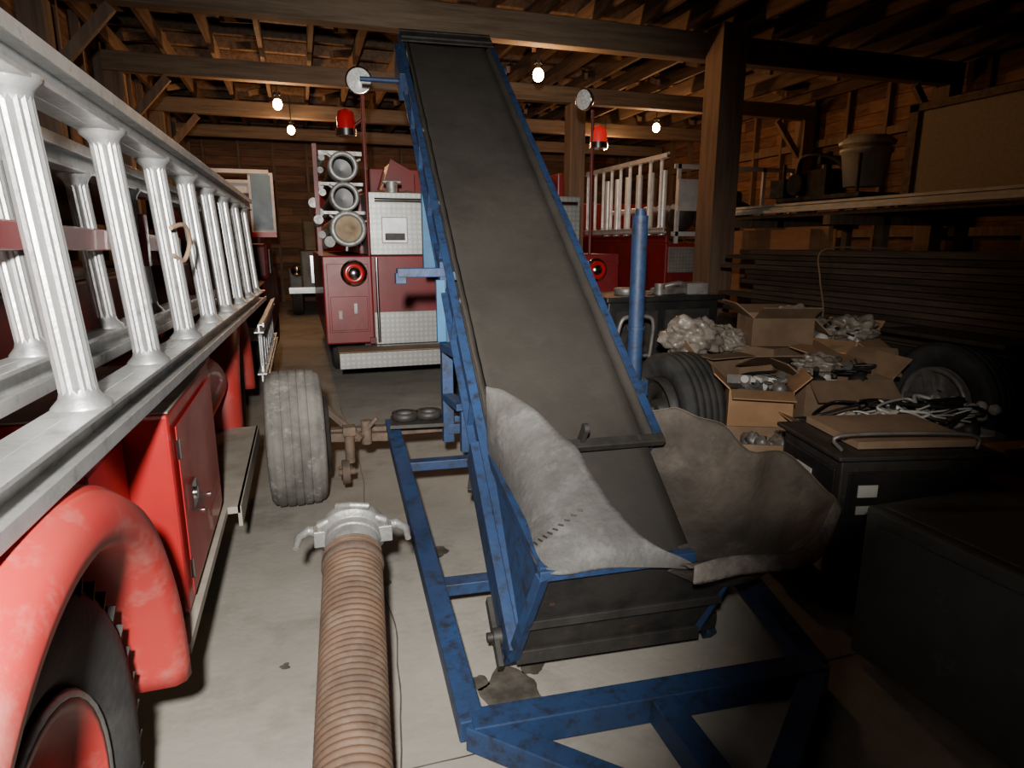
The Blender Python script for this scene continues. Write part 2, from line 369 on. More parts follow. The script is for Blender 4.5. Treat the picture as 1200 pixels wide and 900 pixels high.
# far flap: an open sagging bowl of rubber sheet flaring outward
bi=[(1.41,2.49,.56),(1.37,2.32,.44),(1.35,2.08,.34),(1.34,1.90,.30),(1.31,1.77,.30),(1.22,1.70,.36),(1.08,1.67,.45)]
bm=[(1.44,2.55,.60),(1.53,2.42,.50),(1.60,2.14,.40),(1.60,1.86,.36),(1.50,1.68,.37),(1.33,1.60,.44),(1.10,1.60,.505)]
tp2=[(1.47,2.58,.74),(1.62,2.50,.75),(1.77,2.28,.66),(1.82,2.00,.66),(1.77,1.70,.61),(1.50,1.55,.535),(1.10,1.565,.505)]
def fr(u,v):
    p=cr([cr(bi,u),cr(bm,u),cr(tp2,u)],min(v,1))
    p+=V((0,0,1))*.05*noise.noise(V((u*9,v*1.2,2)))*v+V((1,.4,0))*.05*noise.noise(V((u*9,v*1.2,8)))*v
    crs=math.sin(u*26+2*math.sin(u*9))*.010*v*math.sin(min(1,u*1.3)*math.pi)
    p+=V((.6,-.3,.7))*crs
    return p
def fr2(u,v):   # folded-over hem hanging outside the rim
    q=fr(u,1);c=V((1.42,2.0,q.z));o=(q-c);o.z=0;o.normalize()
    return q+o*(.025*math.sin(v*math.pi*.5))+V((0,0,-.05*v*(1+.5*noise.noise(V((u*12,3,3))))*min(1,u*2.2)))
b=B();b.grid(fr,110,26);b.done('feed_flap_far',FLAPD,G,0,.007)
b=B();b.grid(fr2,110,5);b.done('flap_hem',FLAPE,G,0,.008)
b=B()
for k in range(9):
    u=.50+.010*k;v=.12+.075*k
    p=fl(u,v)+V((-.010,-.010,0));q=fl(u+.020,v+.035)+V((-.010,-.010,0)); b.cyl(p,q,.0030,n=6)
b.done('lacing_stitches',STEEL,G)
RLa=V((.463,3.80,.42));RLb=V((.40,1.62,.06));RRa=V((1.90,3.68,.42));RRb=V((1.60,1.52,.06))
b=B()
b.bar(RLa,RLb,.075,.08);b.bar(RRa,RRb,.075,.08)
b.bar(RLb,RRb,.09,.09);b.bar(RLb,(.97,1.05,.055),.075,.08);b.bar(RRb,(.99,1.05,.055),.075,.08);b.bar((1.0,1.58,.06),(.98,.98,.06),.085,.085)
def rl(y): t=(3.80-y)/(3.80-1.62);return RLa.lerp(RLb,t),RRa.lerp(RRb,t)
for y in(3.28,2.28):
    p,q=rl(y);b.bar(p,p.lerp(q,.22) if y<3 else q,.07,.05)
    if y<3: b.bar(q,q.lerp(p,.2),.07,.05)
b.bar(RLa+V((0,.0,0)),RRa,.08,.08)
b.done('undercarriage_frame',BLUE,G,.004)
b=B()
PL=V((.775,3.62,.42));PR=V((1.60,3.56,.42))
for p,c in((PL,0),(PR,W)):
    b.bar(p+V((0,0,-.08)),p+V((0,0,.98)),.065,.055);b.bar(p+V((.05,-.22,-.08)),p+V((.05,-.22,.55)),.05,.05)
    b.bar(p+V((.0,-.0,.95)),cv(2.45,c,-.2),.06,.06)
    b.bar(p+V((0,-.02,.50)),p+V((.02,-.3,.50)),.09,.05);b.bar(p+V((0,-.02,.20)),p+V((.02,-.3,.20)),.07,.04)
b.bar(PL+V((-.27,0,.92)),PL+V((.02,0,.92)),.06,.05);b.bar(PL+V((-.25,0,.86)),PL+V((-.25,0,.92)),.06,.05)
b.bar(PL,PR,.06,.06);b.bar(PL+V((0,0,.9)),PR+V((0,0,.9)),.05,.05)
b.done('lift_legs',BLUE,G,.004)
b=B();b.bar((.80,3.0,.55),(.70,2.75,.36),.05,.03);b.bar((.90,3.35,.62),(.72,2.85,.32),.04,.02);b.done('tension_strut',STEEL,G,.003)
b=B();b.bar((.93,4.9,1.30),(.93,4.9,2.0),.09,.05);b.bar((.74,3.58,.95),(.74,3.58,1.30),.05,.03);b.done('light_blue_bracket',LBLUE,G,.003)
b=B();b.cyl((1.94,3.5,.42),(1.94,3.5,1.66),.047,n=20);b.cyl((1.94,3.5,.98),(1.94,3.5,1.0),.056);b.cyl((1.94,3.5,1.66),(1.94,3.5,1.70),.03);b.box((1.94,3.5,.62),(.14,.12,.1));b.done('jack_column',BLUE,G,.003)
b=B();b.bar((-.05,3.80,.40),(2.40,3.66,.40),.06,.06);b.cyl((-.02,3.80,.40),(.10,3.80,.40),.06)
b.bar((.02,3.80,.62),(.27,3.62,.40),.035,.035);b.bar((.10,3.72,.40),(.46,3.70,.38),.05,.05)
b.cyl((.20,3.62,.27),(.20,3.62,.47),.028);b.box((.20,3.62,.46),(.07,.08,.05))
b.cyl((.15,3.60,.22),(.19,3.60,.22),.07,n=20);b.cyl((.26,3.66,.40),(.36,3.62,.52),.012);b.cyl((.30,3.66,.36),(.30,3.66,.50),.03);b.cyl((.13,3.60,.22),(.22,3.60,.22),.02)
b.done('axle_and_jack',RUST,G,.003)
b=B();b.bar((.44,3.66,.475),(.74,3.62,.475),.22,.02);b.lathe((.52,3.62,.50),(0,0,1),[(.05,0),(.075,0),(.075,.04),(.05,.04)],20,False);b.lathe((.66,3.62,.50),(0,0,1),[(.05,0),(.075,0),(.075,.04),(.05,.04)],20,False)
b.done('hose_holder',STEEL,G)
b=B();tire(b,(-.09,3.80,.395),(1,.02,0),.395,.31,5,64,.028);b.done('tire_1',TIREW,G)
b=B();tire(b,(2.36,3.66,.395),(1,0,0),.395,.31,5);b.done('tire_2',TIRE,G)
b=B();rim(b,(-.0,3.80,.395),(1,.02,0),.235,.09);rim(b,(-.17,3.80,.395),(-1,0,0),.235,.07);rim(b,(2.27,3.66,.395),(-1,0,0),.235,.09);b.done('wheel_rims',STEEL,G)

# ------------------------------------------------------------------ ribbed hose
G=group('suction_hose',(.05,1.5,.2))
hp=[(-.02,-.6,.105),(-.01,.1,.105),(.0,.7,.105),(.035,1.33,.185),(.072,1.75,.31),(.108,2.13,.44)]
NH=840
b=B();b.sweep(path(hp,NH),lambda k:.094+.006*abs(math.sin(k*math.pi/8.0)),28);b.done('hose_body',HOSE,G)
e=cr(hp,1);dr=(e-cr(hp,.97)).normalized()
b=B();b.lathe(e-dr*.02,dr,[(.082,0),(.092,.0),(.092,.07),(.098,.075),(.098,.10),(.110,.105),(.122,.115),(.122,.145),(.110,.155),(.088,.155),(.084,.05)],36,False)
sx=dr.cross(V((0,0,1))).normalized();up=sx.cross(dr)
for sg in(1,-1):
    o=e+dr*.10+sx*sg*.112
    b.box(o,(.05,.06,.06))
    b.sweep([o+dr*.02,o+sx*sg*.045+dr*.035,o+sx*sg*.078-dr*.0,o+sx*sg*.082-dr*.05],lambda k:[.020,.019,.015,.011][k],10)
    b.sweep([o+up*.05+dr*.0,o+up*.07+sx*sg*-.03,o+up*.068+sx*sg*-.07],lambda k:[.020,.016,.011][k],8)
    b.cyl(o-up*.035,o+up*.05,.015)
b.sweep([e+dr*.12+up*.118-sx*.05,e+dr*.10+up*.135,e+dr*.10+up*.125+sx*.06],.012,8)
b.done('cam_coupling',CAST,G,.003)
b=B();b.lathe(e-dr*.07,dr,[(.101,0),(.105,.005),(.105,.03),(.101,.035)],32);b.done('hose_clamp',RUST,G)

# ------------------------------------------------------------------ left fire truck
G=group('ladder_fire_truck',(-1.2,2.5,0))
b=B()
yc,zc=1.07,.44
prof=[(-.95,.55),(-.372,.55),(-.352,.565),(-.345,.595),(-.358,.635),(-.395,.662),(-.46,.675),(-.62,.68),(-.95,.68)]
def fend(u,v,yc=yc):
    a=math.radians(-4+u*190);i=v*(len(prof)-1);k=min(int(i),len(prof)-2);f=i-k
    x=prof[k][0]*(1-f)+prof[k+1][0]*f;r=prof[k][1]*(1-f)+prof[k+1][1]*f
    return V((x,yc+r*math.cos(a),zc+r*math.sin(a)))
b.grid(fend,48,8);b.grid(lambda u,v:fend(u,v,4.75)+V((-.06,0,-.02)),40,8)
b.done('wheel_fenders',REDF,G,0,.006)
b=B()
b.bx(-1.2,-.385,1.95,2.80,.405,1.03)
b.bx(-1.2,-.50,1.62,1.95,.405,.98)
b.bx(-.98,-.52,3.0,3.9,.62,1.0);b.bx(-2.0,-.95,.3,1.9,.5,1.1)
b.done('locker_bodies',RED,G,.012)
b=B()
b.bx(-2.0,-.80,-.8,4.1,.55,1.36);b.bx(-2.0,-.62,5.35,6.6,.5,1.20)
b.bx(-2.0,-.66,4.1,5.35,1.12,1.38);b.bx(-2.0,-1.0,4.1,5.35,.5,1.3)
b.done('body_panels',REDD,G,.012)  # darker red here puts the weaker light behind the ladder into the colour
b=B();b.cyl((-.62,3.0,.72),(-.62,3.95,.72),.17,n=28);b.done('side_tank',RED,G,.01)
b=B();b.bx(-.3785,-.375,2.0,2.75,.45,.98);b.done('locker_door',RED,G,.001)
b=B();b.bx(-.376,-.36,2.06,2.13,.70,.78);b.cyl((-.36,2.095,.74),(-.352,2.095,.74),.02);b.bx(-.38,-.372,2.0,2.02,.5,.56);b.bx(-.38,-.372,2.0,2.02,.88,.94)
for yy in(2.3,2.45): b.cyl((-.378,yy,.6),(-.37,yy,.6),.01)
b.done('door_latch',CHR,G)
b=B();b.bx(-.98,-.365,1.80,2.80,.37,.40);b.bx(-.98,-.315,2.80,4.10,.37,.40);b.bx(-.325,-.310,2.80,4.10,.31,.40);b.bx(-1.19,-.385,1.96,2.79,1.031,1.036);b.bx(-1.9,-.82,-.7,4.0,1.361,1.37);b.done('running_board',DUSTY,G)
b=B();b.bx(-.80,-.50,.35,1.15,1.085,1.11);b.bx(-.80,-.76,.35,1.15,.9,1.10);b.done('fender_tread_plate',GREYS,G)
b=B();tire(b,(-.56,1.05,.48),(1,0,0),.475,.28,3);lugs(b,(-.56,1.05,.48),.475,.28);tire(b,(-.60,4.75,.48),(1,0,0),.475,.27,3);lugs(b,(-.60,4.75,.48),.475,.27);b.done('tires',TIRE,G)
b=B();rim(b,(-.50,1.05,.48),(1,0,0),.27,.06);rim(b,(-.54,4.75,.48),(1,0,0),.27,.06)
for i in range(8):
    a=i*math.pi/4
    for yy,xx in((1.05,-.485),(4.75,-.525)): b.cyl((xx,yy+.14*math.cos(a),.48+.14*math.sin(a)),(xx+.03,yy+.14*math.cos(a),.48+.14*math.sin(a)),.016,n=6)
b.done('wheel_rims',REDF,G)
b=B();b.lathe((-.446,1.05,.48),(1,0,0),[(.275,-.01),(.285,.0),(.275,.010),(.258,.0)],36,False);b.done('rim_rings',ALU,G)
b=B();b.bx(-2.0,-.7,-.9,6.5,.34,.5);b.cyl((-1.9,1.05,.48),(-.6,1.05,.48),.06);b.done('chassis',STEEL,G)
b=B()
for y in(1.75,3.4,5.0):
    b.bar((-.90,y,1.50),(-.53,y,1.50),.05,.05);b.bar((-.90,y,1.2),(-.90,y,1.70),.05,.05)
b.bar((-.56,1.3,1.52),(-.53,2.9,1.50),.02,.06);b.bar((-.78,2.5,1.84),(-.60,3.1,1.70),.03,.05)
b.bar((-.52,2.62,1.42),(-.52,2.62,1.60),.02,.05)
b.done('ladder_brackets',REDR,G,.004)
b=B();b.sweep(path([(-.40,2.42,1.55),(-.37,2.50,1.56),(-.37,2.57,1.50),(-.39,2.54,1.44),(-.41,2.48,1.46)],20),.008,8);b.done('tie_down_strap',CARDD,G)
def ladder(name,lo,hi,y0,y1,step,rr,mt,first,depth=.05,hgt=.09):
    g=group(name,(lo(y0)+hi(y1))/2)
    b=B()
    for F,s in((lo,1),(hi,-1)):
        p,q=F(y0),F(y1)
        b.bar(p,q,.012,hgt)
        b.bar(p+V((depth/2,0,-hgt/2*s)),q+V((depth/2,0,-hgt/2*s)),depth,.010)
        b.bar(p+V((depth/2,0,hgt/2*s)),q+V((depth/2,0,hgt/2*s)),depth,.010)
        b.bar(p+V((-depth/2,0,hgt/2*s)),q+V((-depth/2,0,hgt/2*s)),depth,.010)
        b.bar(p+V((depth,0,-hgt/2*s)),q+V((depth,0,-hgt/2*s)),.010,.03)
    b.done('side_rails',mt,g,.0015)
    b=B();y=first
    while y<y1-.05:
        p,q=lo(y),hi(y);a=(q-p).normalized();L=(q-p).length
        fr_=B().frame(a);h0=hgt/2
        n=32;vs=[]
        for h in(h0,L-h0):
            for i in range(n):
                t=2*math.pi*i/n;r=rr*(1 if i%2 else .91);vs.append(p+a*h+(fr_[1]*math.cos(t)+fr_[2]*math.sin(t))*r)
        b.add(vs,[(i,(i+1)%n,(i+1)%n+n,i+n) for i in range(n)])
        b.lathe(p+a*(h0),a,[(rr*1.6,0),(rr*1.55,.010),(rr*1.1,.025),(rr*.9,.045)],20)
        b.lathe(q-a*(h0),-a,[(rr*1.6,0),(rr*1.55,.010),(rr*1.1,.025),(rr*.9,.045)],20)
        y+=step
    b.done('rungs',mt,g)
    return g
ladder('extension_ladder',lambda y:V((-.465+.0244*y,y,1.165-.011*y)),lambda y:V((-.510+.0235*y,y,1.832-.009*y)),-.4,5.5,.54,.034,ALU,.36,.05,.06)
ladder('extension_ladder',lambda y:V((-.615+.0244*y,y,1.245-.011*y)),lambda y:V((-.650+.0235*y,y,1.745-.009*y)),-.2,5.3,.54,.028,ALU,.58,.04,.055)
ladder('attic_ladder',lambda y:V((-.29,y,.62)),lambda y:V((-.29,y,.95)),4.5,6.6,.28,.014,ALU,4.6,.03,.05)

# ------------------------------------------------------------------ rear fire truck
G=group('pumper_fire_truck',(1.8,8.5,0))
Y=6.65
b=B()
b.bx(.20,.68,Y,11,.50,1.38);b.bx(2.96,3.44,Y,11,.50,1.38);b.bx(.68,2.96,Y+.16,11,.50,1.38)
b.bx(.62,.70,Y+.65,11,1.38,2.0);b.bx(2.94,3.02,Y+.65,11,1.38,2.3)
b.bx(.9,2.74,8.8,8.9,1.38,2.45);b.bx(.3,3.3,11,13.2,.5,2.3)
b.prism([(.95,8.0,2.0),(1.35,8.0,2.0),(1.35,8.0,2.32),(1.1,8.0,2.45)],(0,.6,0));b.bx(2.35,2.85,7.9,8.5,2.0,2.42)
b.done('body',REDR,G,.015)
b=B();b.bx(.24,.64,Y-.012,Y,.62,1.30);b.bx(3.0,3.40,Y-.012,Y,.62,1.30);b.bx(.26,.62,Y-.02,Y-.012,.64,.98);b.done('locker_doors',REDR,G,.006)
b=B();b.bx(.30,3.40,Y-.32,Y+.16,.40,.455);b.bx(.30,3.40,Y-.335,Y-.32,.30,.455)
b.bx(.70,2.94,Y+.14,Y+.16,.46,.80)
b.bx(.66,2.98,Y+.08,Y+.65,1.385,2.0)
b.done('diamond_plate_panels',DIA,G,.006)
b=B();b.bx(.30,3.40,Y-.30,Y+.0,.456,.462);b.done('tailboard_dust',CARDD,G)
b=B();b.bx(.80,1.06,Y+.04,Y+.08,1.50,1.76);b.bx(2.58,2.84,Y+.04,Y+.08,1.50,1.76);b.done('lamp_housings',ALUP,G,.01)
b=B();b.bx(.83,1.03,Y+.025,Y+.04,1.53,1.60);b.bx(2.61,2.81,Y+.025,Y+.04,1.53,1.60);b.done('lamp_glass',STEEL,G,.004)
b=B()
for x in(.50,3.14):
    b.lathe((x,Y-.05,1.21),(0,-1,0),[(.0001,.03),(.055,.03),(.06,.02),(.06,0)],24,False)
    b.lathe((x,Y-.02,1.21),(0,-1,0),[(.13,0),(.13,.02),(.10,.03)],28,False)
b.done('reflector_rims',CHR,G)
b=B()
for x in(.50,3.14): b.lathe((x,Y-.05,1.21),(0,-1,0),[(.058,0),(.10,0),(.10,.02),(.09,.03),(.06,.02)],28,False)
b.done('red_reflectors',REDL,G)
b=B()
for x in(.73,2.9):
    b.cyl((x,Y+.02,.50),(x,Y+.02,1.36),.015);b.cyl((x,Y+.02,.52),(x,Y+.12,.52),.012);b.cyl((x,Y+.02,1.34),(x,Y+.12,1.34),.012)
b.cyl((.73,Y-.02,1.92),(2.9,Y-.02,1.92),.018)
b.box((.50,Y-.03,.86),(.03,.03,.10));b.box((.35,Y-.03,.80),(.03,.03,.08))
b.done('handrails',CHR,G)
b=B()
for x in(.66,3.06): b.cyl((x,Y-.02,1.38),(x,Y-.02,2.88),.018);b.bx(x-.03,x+.03,Y-.05,Y,.5,.56)
b.cyl((.66,Y-.02,2.66),(.48,Y-.02,2.52),.014);b.cyl((3.06,Y-.02,2.7),(3.22,Y-.02,2.56),.014)
b.done('lamp_poles',REDD,G)
b=B();b.lathe((.65,Y+.06,3.0),(-.15,-1,-.05),[(.02,-.02),(.08,.0),(.125,.07),(.125,.10),(.11,.10)],28,False)
b.lathe((3.02,Y+.0,2.98),(-.9,-.45,-.1),[(.02,-.02),(.07,.0),(.11,.07),(.11,.10),(.10,.10)],28,False);b.done('spotlight_shells',CHR,G)
b=B();b.lathe((.65,Y+.06,3.0),(-.15,-1,-.05),[(.11,.095),(.06,.112),(.001,.118)],28,False);b.lathe((3.02,Y,2.98),(-.9,-.45,-.1),[(.10,.095),(.05,.11),(.001,.115)],28,False);b.done('spotlight_lenses',mat('lamp_lens_white',(.85,.85,.82),(.5,.5,.48),scale=40,rough=.3),G)
b=B();b.lathe((.50,Y,2.56),(0,0,1),[(.085,0),(.085,.10),(.07,.16),(.001,.19)],20,False);b.done('beacon',REDL,G)
b=B();b.lathe((3.14,Y,2.56),(0,0,1),[(.09,0),(.09,.10),(.07,.15),(.001,.18)],20,False);b.done('beacon_lit',REDG,G)
b=B();b.cyl((.50,Y,2.50),(.50,Y,2.56),.10);b.cyl((3.14,Y,2.50),(3.14,Y,2.56),.10);b.done('beacon_bases',CHR,G)
b=B()
for z,r in((2.22,.13),(1.94,.13)):
    b.lathe((.45,Y+.02,z),(0,1,0),[(r*.9+.006*(i%2),i*.03) for i in range(110)],20,False)
    b.lathe((.45,Y+.35,z),(0,1,0),[(r*.85,0),(.001,.01)],20,False)
b.done('black_hard_hoses',BLK,G)
b=B();b.lathe((.47,Y+.0,1.64),(0,1,0),[(.155+.007*(i%2),i*.035) for i in range(95)],22);b.lathe((.47,Y-.05,1.64),(0,1,0),[(.001,0),(.05,0),(.055,.01),(.12,.01)],22,False);b.done('tan_hard_hose',HOSEG,G)
b=B()
for x,z,r in((.45,2.22,.14),(.45,1.94,.14),(.47,1.64,.175)):
    b.lathe((x,Y-.06,z),(0,1,0),[(r*.72,.10),(r*.72,0),(r*.95,0),(r,.02),(r,.08),(r*.92,.1),(r*.92,.16),(r,.17),(r,.2)],26,False)
    for k in(0,2,4): 
        a=k*math.pi/3+.4;b.cyl((x+r*math.cos(a),Y-.02,z+r*math.sin(a)),(x+(r+.04)*math.cos(a),Y-.02,z+(r+.04)*math.sin(a)),.014)
b.done('hose_couplings',CAST,G)
b=B()
for k in range(9):
    x=.22+random.uniform(-.04,.05);z=1.5+k*.1;y=Y+random.uniform(.1,.6)
    b.cyl((x,y,z),(x+random.uniform(-.05,.05),y-.2,z+random.uniform(-.03,.03)),random.uniform(.03,.06))
b.bx(.24,.66,Y+.3,Y+.35,2.36,2.4);b.bx(.24,.66,Y+.3,Y+.35,2.07,2.1);b.bx(.24,.66,Y+.3,Y+.35,1.79,1.82)
b.cyl((.95,Y+.3,2.0),(.95,Y+.3,2.12),.06);b.cyl((.86,Y+.3,2.12),(1.04,Y+.3,2.12),.02)
b.done('valves_and_fittings',CAST,G)
b=B();b.bx(.18,.22,Y+.2,Y+.25,1.38,2.45);b.done('hose_rack_post',REDD,G)
b=B()
for x in(.42,.72,2.92,3.22): tire(b,(x,8.0,.48),(1,0,0),.48,.26,4)
for x in(.45,3.2): tire(b,(x,12,.48),(1,0,0),.48,.26,4)
b.done('tires',TIRE,G)
b=B();b.bx(.6,3.05,6.9,13,.34,.5);b.cyl((.5,8,.48),(3.1,8,.48),.07);b.bx(1.5,2.1,6.5,6.9,.36,.40);b.done('chassis',STEEL,G)
b=B()
for k in range(8): b.blob((.95+k*.25,7.9,2.02),(.16,.5,.07),.3,k,8)
b.done('folded_fire_hose',CARDD,G)
b=B();b.bx(1.0,2.6,10.98,11.0,1.5,2.1);b.done('cab_rear_window',BLK,G)

G=group('tanker_fire_truck',(6,9.5,0))
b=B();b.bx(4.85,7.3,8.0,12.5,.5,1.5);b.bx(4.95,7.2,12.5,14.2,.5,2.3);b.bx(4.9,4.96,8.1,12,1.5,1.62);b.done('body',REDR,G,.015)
b=B()
for y in(9,13.3): tire(b,(5.05,y,.48),(1,0,0),.48,.27,4);tire(b,(7.1,y,.48),(1,0,0),.48,.27,4)
b.done('tires',TIRE,G)
b=B();b.bx(5,7.1,8,14,.34,.5);b.done('chassis',STEEL,G)
b=B();b.bx(4.85,7.3,7.85,8.0,.42,.48);b.bx(4.9,5.6,7.98,8.0,1.1,1.45);b.done('tailboard',DIA,G)
b=B();b.box((5.15,7.99,2.15),(.32,.04,.42));b.bx(4.95,6.9,8.02,8.05,1.6,1.66);b.bx(4.95,6.9,8.02,8.05,2.5,2.56)
for x in(5.0,5.4,5.8,6.4,6.9): b.bx(x,x+.05,8.02,8.06,1.5,2.56)
for k in range(6): b.cyl((4.95,8.3+k*.35,1.55),(4.95,8.3+k*.35,2.5),.05);b.cyl((5.05,8.2+k*.4,2.0),(5.5,8.2+k*.4,2.0),.04)
b.done('rack_frame',ALUP,G)
b=B();b.lathe((5.2,8.2,1.85),(0,-1,0),[(.001,.1),(.12,.1),(.2,.0),(.18,-.1)],24);b.lathe((5.6,8.1,2.0),(0,-1,0),[(.001,.1),(.12,.1),(.2,.0),(.18,-.1)],24)
b.blob((6.0,8.4,1.9),(.4,.4,.3),.4,3);b.done('stowed_gear',STEEL,G)
ladder('roof_ladder',lambda y:V((4.80,y,1.68)),lambda y:V((4.80,y,2.66)),8.0,10.6,.30,.024,ALUP,8.12,.04,.06)

G=group('red_pickup_truck',(-1.2,9,0))
b=B()
b.prism([(-1.9,7.6,.45),(-1.9,11.3,.45),(-1.9,11.3,1.05),(-1.9,10.2,1.12),(-1.9,9.8,1.5),(-1.9,8.9,1.5),(-1.9,8.8,1.05),(-1.9,7.6,1.05)],(1.52,0,0))
b.done('body',REDD,G,.05)
b=B();b.bx(-1.8,-.5,8.885,8.91,1.1,1.42);b.bx(-.385,-.372,8.95,9.7,1.12,1.42);b.done('windows',BLK,G)
b=B()
for y in(8.2,10.8): tire(b,(-.5,y,.36),(1,0,0),.36,.22,4);tire(b,(-1.8,y,.36),(1,0,0),.36,.22,4)
b.done('tires',TIRE,G)
b=B();b.bx(-1.9,-.36,7.5,7.6,.45,.6);b.cyl((-.6,7.58,.85),(-.6,7.56,.85),.07);b.done('bumper',CHR,G)
G=group('service_cabinet',(-1,12.4,0))
b=B();b.bx(-1.9,-.6,11.8,13.4,.5,2.4);b.bx(-1.8,-.7,12,13.2,0,.5);b.done('box_body',REDD,G,.02)
b=B();b.bx(-1.6,-.40,11.55,11.7,2.60,2.66);b.bx(-1.6,-1.55,11.55,13,2.4,2.66);b.bx(-.72,-.34,11.60,11.62,1.62,2.62)
b.bx(-1.5,-.45,11.6,11.66,2.45,2.5);b.bx(-1.0,-.65,11.66,11.8,2.3,2.5);b.done('white_frame',WHT,G)
b=B();b.bx(-.68,-.38,11.58,11.60,1.72,2.58);b.done('door_panel',mat('blue_grey_panel',(.10,.17,.23),(.08,.13,.18),rough=.4),G)
b=B();b.bx(-.72,-.34,11.58,11.63,1.60,1.68);b.done('door_sill',RED,G)

G=group('vintage_truck',(.6,14.5,0))
b=B();b.bx(.0,1.4,14.0,17,.55,1.35);b.prism([(.1,14.9,1.35),(.1,15.2,2.0),(.1,16.6,2.0),(.1,16.8,1.35)],(1.2,0,0));b.bx(-.25,.1,14.1,14.9,.5,1.0);b.bx(1.3,1.65,14.1,14.9,.5,1.0);b.done('body',mat('dull_olive_paint',(.09,.085,.07),(.05,.05,.045),rough=.5),G,.04)
b=B()
for i in range(8): b.bx(.2+i*.13,.25+i*.13,13.97,14.0,.7,1.25)
b.bx(-.25,1.65,13.85,13.92,.5,.62)
for x in(-.08,1.48): b.lathe((x,14.1,.95),(0,-1,0),[(.02,-.05),(.12,0),(.12,.08),(.001,.1)],20,False)
b.done('grille_and_headlights',CHR,G)
b=B()
for y in(14.5,16.4): tire(b,(-.1,y,.4),(1,0,0),.4,.22,4);tire(b,(1.5,y,.4),(1,0,0),.4,.22,4)
b.done('tires',TIRE,G)

# ------------------------------------------------------------------ right side
G=group('lumber_trailer',(5,4,0))
b=B();b.bx(4.45,5.4,1.2,6.1,.58,.68);b.bx(4.40,4.46,1.2,6.1,.52,.72);b.bx(5.36,5.42,1.2,6.1,.52,.72)
b.cyl((4.2,3.2,.42),(5.6,3.2,.42),.04)
b.bx(4.06,4.40,2.75,3.65,.86,.89);b.done('deck_frame',STEEL,G,.004)
b=B();tire(b,(4.24,3.2,.42),(1,0,0),.42,.25,4);tire(b,(5.58,3.2,.42),(1,0,0),.42,.25,4);b.done('tires',TIRE,G)
b=B();b.lathe((4.12,3.2,.42),(-1,0,0),[(.25,0),(.25,.03),(.22,.03),(.21,0)],28,False);b.lathe((4.12,3.2,.42),(-1,0,0),[(.09,.0),(.08,.03),(.001,.04)],20,False)
b.lathe((4.15,3.2,.42),(-1,0,0),[(.25,0),(.09,.01)],28,False)
for i in range(5):
    a=i*math.pi*.4;b.bar((4.11,3.2+.07*math.cos(a),.42+.07*math.sin(a)),(4.11,3.2+.23*math.cos(a),.42+.23*math.sin(a)),.07,.03,(1,0,0))
b.done('spoked_rim',GREYS,G)
b=B()
z=.69
while z<1.42:
    x=4.46
    while x<5.3:
        w=random.uniform(.18,.26);e_=min(x+w,5.38)
        b.bx(x,e_-.01,1.3+random.uniform(-.1,.2),5.9+random.uniform(-.35,.3),z,z+.042);x=e_
    z+=.05
b.done('lumber_stack',LUM,G)
b=B();b.sweep(path([(4.44,4.65,.6),(4.43,4.6,.9),(4.43,4.68,1.2),(4.45,4.7,1.44),(5.0,4.7,1.46),(5.38,4.7,1.44)],24),.008,6);b.done('tie_rope',CARDD,G)

G=group('plank_rack',(6.5,5.2,0))
b=B();b.bx(5.5,7.6,2.6,7.7,1.80,1.84);b.done('plank_deck',WOODX,G)
b=B();b.bx(5.45,5.50,2.4,7.7,1.86,1.92);b.bx(5.38,5.43,2.6,7.6,1.85,1.885);b.bx(5.50,5.58,2.7,7.6,1.93,1.96);b.done('white_edge_boards',WHT,G,.004)
b=B()
for y in(2.8,5.7,7.4):
    for x in(6.2,7.4): b.bx(x,x+.1,y,y+.1,0,1.8)
b.bx(5.45,7.6,7.4,7.5,1.7,1.8);b.bx(5.45,7.6,5.7,5.8,1.7,1.8);b.bx(5.45,7.6,2.8,2.9,1.7,1.8)
b.done('rack_legs',WOODP,G)
G=group('plywood_sheets',(5.8,7,1));b=B();b.bx(5.48,5.62,6.0,7.35,0,1.66);b.bx(5.64,5.70,5.9,7.38,0,1.69);b.done('sheets',PLY,G)
G=group('framed_screen',(6,4.2,2.3))
b=B();b.bx(5.97,6.0,3.45,5.2,1.93,2.80);b.done('screen',TAN,G)
b=B();b.bx(5.93,6.01,3.35,5.3,1.845,1.93);b.bx(5.93,6.01,3.35,5.3,2.78,2.85);b.bx(5.93,6.01,3.35,3.45,1.845,2.85);b.bx(5.93,6.01,5.2,5.3,1.845,2.85);b.done('wood_frame',WOODX,G)
G=group('spray_machine',(6.0,6.0,2))
b=B();b.lathe((6.05,5.9,2.12),(0,0,1),[(.001,0),(.2,0),(.25,.35),(.27,.36),(.27,.40),(.001,.40)],28);b.lathe((6.05,5.9,2.56),(0,0,1),[(.28,0),(.29,.03),(.2,.09),(.001,.11)],28);b.done('white_tank',WHT,G)
b=B();b.bx(5.8,6.4,5.7,7.0,2.0,2.05);b.box((6.0,6.4,2.2),(.3,.3,.3));b.cyl((5.8,6.7,2.2),(6.1,6.7,2.2),.13);b.cyl((6,6.4,2.3),(6,6.4,2.55),.05);b.bx(5.8,6.3,6.3,6.34,2.4,2.5)
for y in(5.75,6.9):
    b.cyl((5.82,y,1.845),(5.82,y,2.45),.02);b.cyl((6.35,y,1.845),(6.35,y,2.05),.02)
b.sweep(path([(5.85,6.7,2.3),(5.75,6.5,2.5),(5.9,6.2,2.45),(6.0,6.0,2.2)],14),.03,8);b.box((5.9,7.0,2.17),(.2,.25,.22));b.done('engine_and_pump',STEEL,G,.004)

